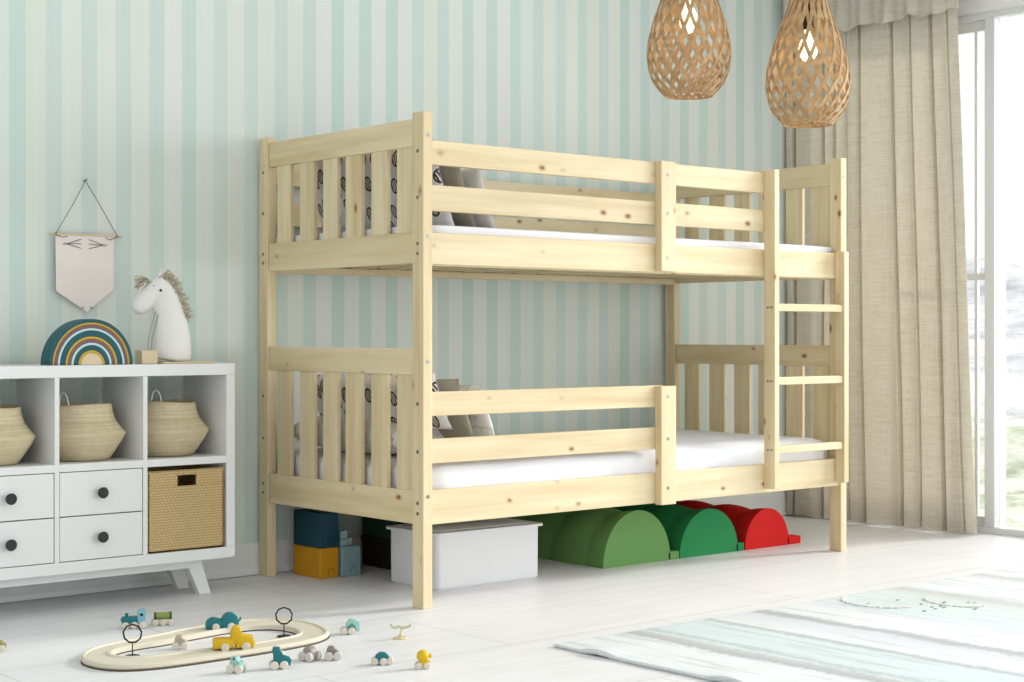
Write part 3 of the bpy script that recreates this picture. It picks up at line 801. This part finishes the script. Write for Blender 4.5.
# ================================================================== TRACK, SIGNS AND TOYS
def catmull(P, k=5):
    out = []; n = len(P)
    for i in range(n):
        p0, p1, p2, p3 = [Vector(P[(i+d) % n]) for d in (-1, 0, 1, 2)]
        for j in range(k):
            t = j/k; out.append(.5*((2*p1)+(-p0+p2)*t+(2*p0-5*p1+4*p2-p3)*t*t+(-p0+3*p1-3*p2+p3)*t**3))
    return out
TR = plain('track_wood', (224, 217, 196), .5, .04, 15)
def track():
    O = [(-1.255, -.13), (-1.24, -.215), (-1.19, -.27), (-1.10, -.298), (-.94, -.302), (-.755, -.295), (-.60, -.268), (-.51, -.205), (-.468, -.10), (-.462, .0), (-.49, .08), (-.54, .125), (-.61, .142), (-.70, .143), (-.80, .132), (-.90, .10), (-1.0, .078), (-1.10, .055), (-1.18, .01), (-1.235, -.06)]
    I = [(-1.158, -.10), (-1.15, -.14), (-1.115, -.168), (-1.05, -.182), (-.93, -.193), (-.76, -.200), (-.655, -.195), (-.60, -.172), (-.566, -.115), (-.560, -.05), (-.58, .0), (-.62, .028), (-.67, .037), (-.73, .037), (-.80, .024), (-.88, .008), (-.96, -.008), (-1.04, -.015), (-1.10, -.030), (-1.145, -.062)]
    o = catmull([(a, b, 0) for a, b in O]); i_ = catmull([(a, b, 0) for a, b in I]); n = len(o)
    bm = bmesh.new(); hts = .015; lip = .13
    def ring(f, z): return [bm.verts.new((o[k]*(1-f)+i_[k]*f)+Vector((0, 0, z))) for k in range(n)]
    spec = [(.035, .0), (.03, .002), (0, .004), (0, .013), (.03, hts), (lip-.02, hts), (lip+.01, .011), (1-lip-.01, .011), (1-lip+.02, hts), (.97, hts), (1, .013), (1, 0)]
    rs = [ring(f, z) for f, z in spec]
    for A, B in zip(rs, rs[1:]+rs[:1]):
        for k in range(n): bm.faces.new((A[k], A[(k+1) % n], B[(k+1) % n], B[k]))
    ob = finish('toy_track', bm, TR, None, False, True); ob.location = (0, 0, .0035)
    bm = bmesh.new()  # thin dark slab added to darken the shadow gap along the track's edge
    def ring2(f, z): return [bm.verts.new((o[k]*(1-f)+i_[k]*f)+Vector((0, 0, z))) for k in range(n)]
    rs = [ring2(f, z) for f, z in ((-.012, 0), (-.012, .0032), (1.012, .0032), (1.012, 0))]
    for A, B in zip(rs, rs[1:]+rs[:1]):
        for k in range(n): bm.faces.new((A[k], A[(k+1) % n], B[(k+1) % n], B[k]))
    u_ = finish('track_gap_shade', bm, plain('dark_gap_shade', (88, 78, 62), .7), ob); u_.location = (0, 0, -.0035); u_['label'] = 'dark slab standing in for the shadow gap under the track'
    return tag(ob, 'oval pale wooden toy road track lying on the floor', 'toy track')
track()
def ring_sign(x, y, h, r, label):
    root = thing('ring_sign', label, 'toy sign', (x, y, 0), math.radians(-40), 'black ring signs by the track')
    bm = bmesh.new(); add_cyl(bm, (0, 0, 0), (0, 0, .004), .021, n=28, bev=.001); finish('base', bm, BLACKIRON, root)
    bm = bmesh.new(); add_cyl(bm, (0, 0, .004), (0, 0, h-2*r), .0017, n=8); finish('stem', bm, BLACKIRON, root)
    bm = bmesh.new(); add_tube(bm, [(r*math.cos(2*PI*k/9+PI/2), 0, h-r+r*math.sin(2*PI*k/9+PI/2)) for k in range(9)], .0026, 6, True); finish('ring', bm, BLACKIRON, root)
ring_sign(-1.094, -.088, .091, .026, 'black ring sign at the left end inside the track')
ring_sign(-.608, -.110, .088, .025, 'black ring sign at the right end inside the track')

WHEEL = plain('toy_wheel', (228, 220, 204), .55, .05)
def toycar(x, y, z, ang, label, bodies, wheels, cat='toy car', wr=.011, wt=.012, group='wooden toy vehicles on the floor', name='toy_car', extra=None, wm=None):
    """bodies: list of (part name, outline xz, half width, rgb)"""
    root = thing(name, label, cat, (x, y, z), ang, group)
    for pn_, pr, hw, rgb in bodies:
        bm = bmesh.new(); add_prism(bm, pr, -hw, hw, min(.004, hw*.3)); m = plain('toy_%s_%d' % (pn_, rgb[0]), rgb, .45, .05)
        finish(pn_, bm, m, root, False, True)
    for wx, wy in wheels:
        for s_ in (-1, 1):
            bm = bmesh.new(); add_cyl(bm, (wx, s_*(wy-.001), wr), (wx, s_*(wy+wt), wr), wr, n=20, bev=.002)
            add_cyl(bm, (wx, s_*(wy+wt-.0005), wr), (wx, s_*(wy+wt+.0015), wr), wr*.3, n=10)
            finish('wheel', bm, wm or WHEEL, root, False, True)
    if extra: extra(root)
    return root
def arc(cx, cz, r, a0, a1, n=10, ez=1): return [(cx+r*math.cos(math.radians(a0+(a1-a0)*i/n)), cz+r*ez*math.sin(math.radians(a0+(a1-a0)*i/n))) for i in range(n+1)]
A0 = math.radians(-30)
TEALR, BLUR, YELR, GRYR, MINR, BEIR, GRNR = (18, 118, 124), (132, 190, 204), (226, 184, 18), (158, 148, 142), (158, 206, 196), (190, 176, 158), (140, 160, 74)
def loco_extra(root):
    bm = bmesh.new(); add_cyl(bm, (-.022, 0, .036), (-.022, 0, .047), .004, .0055, n=14); finish('chimney', bm, plain('toy_chimney', TEALR, .45), root)
    bm = bmesh.new(); add_cyl(bm, (.022, -.0165, .043), (.022, -.0145, .043), .0045, n=14); finish('cab_window', bm, BLACKIRON, root)
toycar(-.881, .312, 0, math.radians(-25), 'teal toy locomotive with light blue cab on white wheels behind the track',
       [('chassis', [(-.038, .009), (.038, .009), (.038, .016), (-.038, .016)], .013, (226, 218, 200)), ('boiler', [(-.036, .0165), (.012, .0165)]+arc(.006, .027, .010, 0, 90, 5)+arc(-.030, .027, .010, 90, 180, 5), .012, TEALR), ('cab', [(.010, .0165), (.034, .0165), (.036, .054), (.030, .058), (.014, .057), (.009, .05)], .014, BLUR)],
       [(-.026, .013), (0, .013), (.026, .013)], 'toy locomotive', .011, .006, None, 'toy_locomotive', loco_extra)
def tank_extra(root):
    bm = bmesh.new(); add_cyl(bm, (-.026, 0, .030), (.026, 0, .030), .010, n=20, bev=.002); finish('tank', bm, plain('toy_tank', GRNR, .45), root)
    for x_ in (-.027, .020):
        bm = bmesh.new(); add_cyl(bm, (x_, 0, .030), (x_+.007, 0, .030), .0112, n=20, bev=.001); finish('tank_band', bm, plain('toy_band', (70, 88, 40), .5), root)
toycar(-.787, .303, 0, math.radians(-25), 'green toy tanker wagon on pale wheels beside the locomotive',
       [('chassis', [(-.035, .008), (.035, .008), (.035, .0185), (-.035, .0185)], .012, (226, 218, 200))], [(-.024, .012), (0, .012), (.024, .012)], 'toy wagon', .010, .006, None, 'toy_wagon', tank_extra)
toycar(-.937, -.077, 0, math.radians(-35), 'small beige toy tractor standing inside the track',
       [('car_body', [(-.012, .010), (.020, .010), (.021, .022), (.008, .026), (.006, .040), (-.010, .042), (-.016, .030)], .011, BEIR)], [(-.013, .011), (.013, .011)], 'toy tractor', .011, .007, None, 'toy_tractor')
def hook(root):
    bm = bmesh.new(); add_tube(bm, [(.046, 0, .022), (.053, 0, .026), (.055, 0, .034)], .003, 8); finish('tail', bm, plain('toy_tail', TEALR, .45), root)
toycar(-.716, .064, .0112, math.radians(-22), 'long teal toy car with rounded hood and cabin on the rear of the track',
       [('hood', [(-.050, .006)]+[(.002, .006), (.002, .030)]+arc(-.026, .016, .024, 60, 175, 8, .9), .017, TEALR), ('cabin', [(.000, .006), (.046, .006), (.048, .02)]+arc(.022, .025, .025, 5, 175, 10, 1.0), .019, TEALR)],
       [(-.022, .016), (.024, .016)], 'toy car', .011, .006, None, 'toy_car', hook)
toycar(-.855, -.239, .0112, math.radians(-26), 'chunky yellow toy truck with raised cab on the front of the track',
       [('truck_bed', [(-.060, .008), (-.004, .008), (-.004, .034), (-.056, .036), (-.061, .030)], .022, YELR), ('cab', [(-.010, .020), (.022, .020), (.018, .052)]+arc(.005, .056, .013, 10, 170, 6)+[(-.012, .045)], .019, YELR), ('hood', [(.002, .008), (.052, .008), (.056, .022), (.050, .038), (.020, .044), (.006, .040)], .021, YELR)],
       [(-.028, .021), (.030, .021)], 'toy truck', .012, .006, None, 'toy_truck')
def mirrors(root):
    for s_ in (-1, 1):
        bm = bmesh.new(); add_cyl(bm, (-.002, s_*.009, .038), (-.005, s_*.009, .038), .004, n=12); finish('headlight', bm, BLACKIRON, root)
toycar(-.983, -.465, 0, math.radians(-60), 'small mint green toy tractor in front of the track, leftmost of the front row',
       [('car_body', [(-.018, .010), (.018, .010), (.019, .028), (.006, .030), (.004, .044), (-.012, .044), (-.018, .030)], .010, MINR)], [(-.012, .010), (.012, .010)], 'toy tractor', .012, .008, None, 'toy_tractor', mirrors)
toycar(-.868, -.495, 0, math.radians(-25), 'teal toy tractor with tall cab in front of the yellow truck',
       [('car_body', [(-.022, .010), (.028, .008), (.031, .024), (.026, .031), (.008, .032), (.000, .058), (-.016, .060), (-.020, .050), (-.012, .034)], .012, TEALR)], [(-.016, .012), (.010, .012)], 'toy tractor', .0115, .007, None, 'toy_tractor',
       lambda root: finish('driver', (lambda b: (bmesh.ops.create_uvsphere(b, u_segments=14, v_segments=10, radius=.0075, matrix=T(.006, 0, .041)), b)[1])(bmesh.new()), WHEEL, root, True))
WG = plain('toy_wheel_light', (216, 210, 202), .55, .05)
toycar(-.745, -.456, 0, math.radians(-78), 'grey rounded toy car with cream wheels, left of the two grey ones',
       [('car_body', [(-.018, .008), (.018, .008), (.019, .022)]+arc(0, .022, .018, 0, 180, 10, 1.0)+[(-.019, .02)], .012, GRYR)], [(-.013, .012), (.013, .012)], 'toy car', .013, .010, None, 'toy_car', None, WG)
toycar(-.690, -.490, 0, math.radians(-35), 'grey toy car with cream wheels, right of the two grey ones',
       [('car_body', [(-.018, .008), (.016, .008), (.018, .020), (.006, .026), (.002, .038), (-.012, .039), (-.018, .030)], .010, (140, 130, 128))], [(-.012, .010), (.012, .010)], 'toy car', .012, .008, None, 'toy_car', None, WG)
toycar(-.430, -.200, 0, math.radians(-30), 'mint green toy van with pointed roof near the bed post',
       [('car_body', [(-.010, .008), (.028, .008), (.028, .034), (.024, .036), (.016, .044), (-.002, .046), (-.014, .030), (-.012, .016)], .013, MINR), ('wheel_arch', [(-.014, .010), (-.005, .010)]+arc(.003, .012, .010, 160, 20, 6)+[(.013, .010), (.018, .010), (.014, .028), (.003, .036), (-.010, .026)], .0145, (92, 140, 134))], [(.003, .013), (-.020, .010)], 'toy van', .011, .006, None, 'toy_van')
toycar(-.625, -.630, 0, math.radians(-35), 'teal beetle-shaped toy car near the front, left of the yellow one',
       [('car_body', [(-.022, .006), (.022, .006), (.022, .012)]+arc(0, .013, .021, 0, 180, 12, 1.0), .011, TEALR)], [(-.020, .008), (.004, .0115), (.022, .008)], 'toy car', .010, .006, None, 'toy_car')
def yhead(root):
    bm = bmesh.new(); bmesh.ops.create_uvsphere(bm, u_segments=20, v_segments=14, radius=.017, matrix=T(-.002, 0, .034)); bmesh.ops.create_uvsphere(bm, u_segments=12, v_segments=8, radius=.0065, matrix=T(.017, 0, .034))
    finish('dome', bm, plain('toy_dome', YELR, .45), root, True)
toycar(-.572, -.748, 0, math.radians(-30), 'yellow domed toy vehicle at the front right end of the toys',
       [('car_body', [(-.004, .006), (.014, .006), (.018, .018), (.010, .028), (-.010, .028), (-.012, .018)], .011, YELR)], [(-.014, .008), (.008, .010)], 'toy vehicle', .0095, .006, None, 'toy_vehicle', yhead)
toycar(-1.352, .235, 0, math.radians(-30), 'olive toy car at the left edge of the photograph',
       [('car_body', [(-.026, .008), (.026, .008), (.027, .020), (.010, .026), (.004, .036), (-.018, .037), (-.026, .024)], .013, (150, 148, 84))], [(-.014, .012), (.015, .012)], 'toy car', .010, .006, None, 'toy_car')
st = thing('balance_stand', 'small pale wooden stand with a wavy top bar on the floor', 'toy', (-.360, -.360, 0), math.radians(-38))
bm = bmesh.new(); add_cyl(bm, (0, 0, 0), (0, 0, .005), .023, .021, n=28, bev=.001); finish('base', bm, NATW, st, False, True)
bm = bmesh.new(); add_tube(bm, [(-.002, 0, .004), (.0, 0, .015), (.004, 0, .03)], [.005, .0035, .003], 10); finish('stem', bm, NATW, st, True)
bm = bmesh.new(); add_tube(bm, [(-.029, 0, .044), (-.026, 0, .036), (-.017, 0, .032), (-.006, 0, .036), (.004, 0, .033), (.016, 0, .033), (.026, 0, .037), (.031, 0, .043)], [.003, .004, .0042, .0042, .0042, .004, .004, .0028], 10); finish('wavy_bar', bm, plain('pale_olive', (206, 204, 168), .5), st, True)

# ================================================================== RUG
def rug():
    root = thing('rug', 'large woven rug with pale aqua, grey and white stripes on the floor', 'rug', (1.44, -1.7, 0))
    x0, x1, y0, y1 = -.105, 3.0, -2.75, -.752; nx, ny = 170, 150; bm = bmesh.new()
    def hh(x, y):
        e = math.exp(-max(0, x-x0)*9)
        r = .004*noise.noise(Vector((x*2, y*1.5, 1)))+.0015*noise.noise(Vector((x*11, y*4, 4)))
        ripple = .011*max(0, math.sin(y*13.0+1.2)-.55)*e*2
        return .011 + max(-.002, r) + ripple
    top, bot = [], []
    for i in range(nx+1):
        rt, rb_ = [], []
        for j in range(ny+1):
            x = x0+(x1-x0)*(i/nx)**1.35; y = y0+(y1-y0)*j/ny
            xx = x + .010*noise.noise(Vector((2, y*5, 3)))*(1-i/nx); yy = y + .010*noise.noise(Vector((x*3, 1, 5)))*(j/ny)
            z = hh(x, y); lift = max(0, z-.014)*.8 if i < 8 else 0
            e = (i in (0, nx) or j in (0, ny))
            rt.append(bm.verts.new((xx-1.44, yy+1.7, z*(.62 if e else 1)+lift*.2))); rb_.append(bm.verts.new((xx-1.44, yy+1.7, (.005 if e else .0005)+lift)))
        top.append(rt); bot.append(rb_)
    for i in range(nx):
        for j in range(ny):
            bm.faces.new((top[i][j], top[i+1][j], top[i+1][j+1], top[i][j+1])); bm.faces.new((bot[i][j], bot[i][j+1], bot[i+1][j+1], bot[i+1][j]))
    for i in range(nx):
        for j in (0, ny): bm.faces.new((top[i][j], bot[i][j], bot[i+1][j], top[i+1][j]))
    for j in range(ny):
        for i in (0, nx): bm.faces.new((top[i][j], top[i][j+1], bot[i][j+1], bot[i][j]))
    o = finish('rug_body', bm, None, root, True); o.data.materials.append(RUG)
    o.location = (0, 0, 0)
    bm = bmesh.new(); rnd = random.Random(5)
    for cx_, cy_, r in ((1.20, -.93, .13), (1.40, -1.10, .11)):
        bm = bmesh.new()
        for k in range(70):
            a = math.radians(95+170*k/69); x = cx_+r*.8*math.cos(a)-1.44; y = cy_+r*math.sin(a)+1.7; z = hh(cx_+r*.8*math.cos(a), cy_+r*math.sin(a))
            bmesh.ops.create_icosphere(bm, subdivisions=1, radius=.0045, matrix=T(x+rnd.uniform(-.005, .005), y+rnd.uniform(-.005, .005), z+.002))
        finish('tufted_loop', bm, OFFW, root, True)
    sage = fabric('sage_yarn', (150, 170, 158))
    for k in range(16):
        bm = bmesh.new()
        x = rnd.uniform(1.08, 1.52); y = rnd.uniform(-1.22, -.92); z = hh(x, y)
        bmesh.ops.create_icosphere(bm, subdivisions=1, radius=rnd.uniform(.004, .007), matrix=T(x-1.44, y+1.7, z) @ Matrix.Diagonal((1.6, 1, .6, 1)))
        finish('green_knot', bm, sage, root, True)
rug()

# ================================================================== PENDANT LAMPS
VEN = None
def veneer():
    t = NT('bent_wood_strip'); n = t.noise(t.coord((30, 30, 30)), 1, 3)
    c = t.ramp(n, [(.35, lin((182, 146, 100))), (.65, lin((212, 180, 136)))])
    tr = t.add('ShaderNodeBsdfTranslucent'); t.link(c, tr.inputs[0]); mx = t.add('ShaderNodeMixShader'); mx.inputs[0].default_value = .18
    t.done(c, .5, .4)
    t.link(t.b.outputs[0], mx.inputs[1]); t.link(tr.outputs[0], mx.inputs[2]); t.link(mx.outputs[0], t.n['Material Output'].inputs[0])
    return t.m
VEN = veneer()
def bulb_mat():
    t = NT('glowing_bulb'); t.b.inputs['Emission Color'].default_value = lin((255, 232, 180)); t.b.inputs['Emission Strength'].default_value = 3
    return t.done(lin((255, 240, 210)), .3)
BULB = bulb_mat()
def pendant(x, y, zb, label, rot=0):
    root = thing('pendant_lamp', label, 'lamp', (x, y, zb), rot, 'woven wood pendant lamps')
    prof_ = [(0, .078), (.025, .094), (.06, .109), (.12, .126), (.20, .138), (.30, .1435), (.40, .141), (.52, .129), (.64, .112), (.76, .092), (.86, .074), (.94, .062), (1, .058)]
    Ht = .448
    def rad(t):
        for (a, ra), (b, rb2) in zip(prof_, prof_[1:]):
            if t <= b:
                u = (t-a)/(b-a); return ra+(rb2-ra)*u
        return prof_[-1][1]
    def rsm(t): return (rad(max(0, t-.03))+rad(t)*2+rad(min(1, t+.03)))/4
    bm = bmesh.new(); N = 20; S = 60; hw = .0064
    for fam, sg in ((0, 1), (1, -1)):
        for k in range(N):
            rows = []
            for i in range(S+1):
                t = i/S
                def P(tt, dr=0):
                    tt = max(0, min(1, tt)); tw = sg*Ht*(2.4*tt+4.2*(1-(1-tt)**4)/4); th = 2*PI*k/N + tw; r = rsm(tt)+dr
                    return Vector((r*math.cos(th), r*math.sin(th), tt*Ht))
                dr = .0016*sg
                p = P(t, dr); d = (P(t+.01, dr)-P(t-.01, dr)).normalized()
                nrm = Vector((p.x, p.y, 0)).normalized(); sl = (rsm(min(1, t+.01))-rsm(max(0, t-.01)))/(.02*Ht); nrm = (nrm-Vector((0, 0, 1))*sl).normalized()
                s_ = d.cross(nrm).normalized()
                th_ = .0009
                rows.append([bm.verts.new(p+s_*hw+nrm*th_), bm.verts.new(p-s_*hw+nrm*th_), bm.verts.new(p-s_*hw-nrm*th_), bm.verts.new(p+s_*hw-nrm*th_)])
            for A, B in zip(rows, rows[1:]):
                for q in range(4): bm.faces.new((A[q], A[(q+1) % 4], B[(q+1) % 4], B[q]))
            bm.faces.new(rows[0]); bm.faces.new(rows[-1][::-1])
    finish('woven_shade', bm, VEN, root)
    for t, nm in ((0, 'lower_ring'), (1, 'upper_ring')):
        bm = bmesh.new(); r = rsm(t); add_tube(bm, [(r*math.cos(2*PI*k/40), r*math.sin(2*PI*k/40), t*Ht) for k in range(40)], .0035, 6, True); finish(nm, bm, VEN, root, True)
    bm = bmesh.new(); add_lathe(bm, [(.002, .215), (.018, .222), (.030, .24), (.033, .258), (.028, .28), (.018, .30), (.013, .315), (.013, .325)], n=24); finish('bulb', bm, BULB, root, True)
    bm = bmesh.new(); add_cyl(bm, (0, 0, .325), (0, 0, .40), .019, n=20, bev=.003)
    for a in (0, PI/3, 2*PI/3): add_tube(bm, [(.058*math.cos(a), .058*math.sin(a), .457), (-.058*math.cos(a), -.058*math.sin(a), .457)], .002, 6)
    add_cyl(bm, (0, 0, .40), (0, 0, .462), .006, n=10)
    finish('lamp_socket', bm, BLACKIRON, root)
    bm = bmesh.new(); add_cyl(bm, (0, 0, .462), (0, 0, CZ-zb-.02), .003, n=8); finish('cord', bm, BLACKIRON, root)
    bm = bmesh.new(); add_cyl(bm, (0, 0, CZ-zb-.025), (0, 0, CZ-zb), .05, n=28, bev=.004); finish('ceiling_rose', bm, WHITE, root)
    ld = bpy.data.lights.new('bulb_light', 'POINT'); ld.energy = .35; ld.color = (1, .78, .5); ld.shadow_soft_size = .03
    lo_ = bpy.data.objects.new('bulb_light', ld); COL.objects.link(lo_); lo_.parent = root; lo_.location = (0, 0, .20)
pendant(.856, -.387, 1.728, 'left pendant lamp of woven wood strips, the higher hanging one, over the bed', .0)
pendant(1.168, -.654, 1.629, 'right pendant lamp of woven wood strips, the lower hanging one, before the curtain', .11)
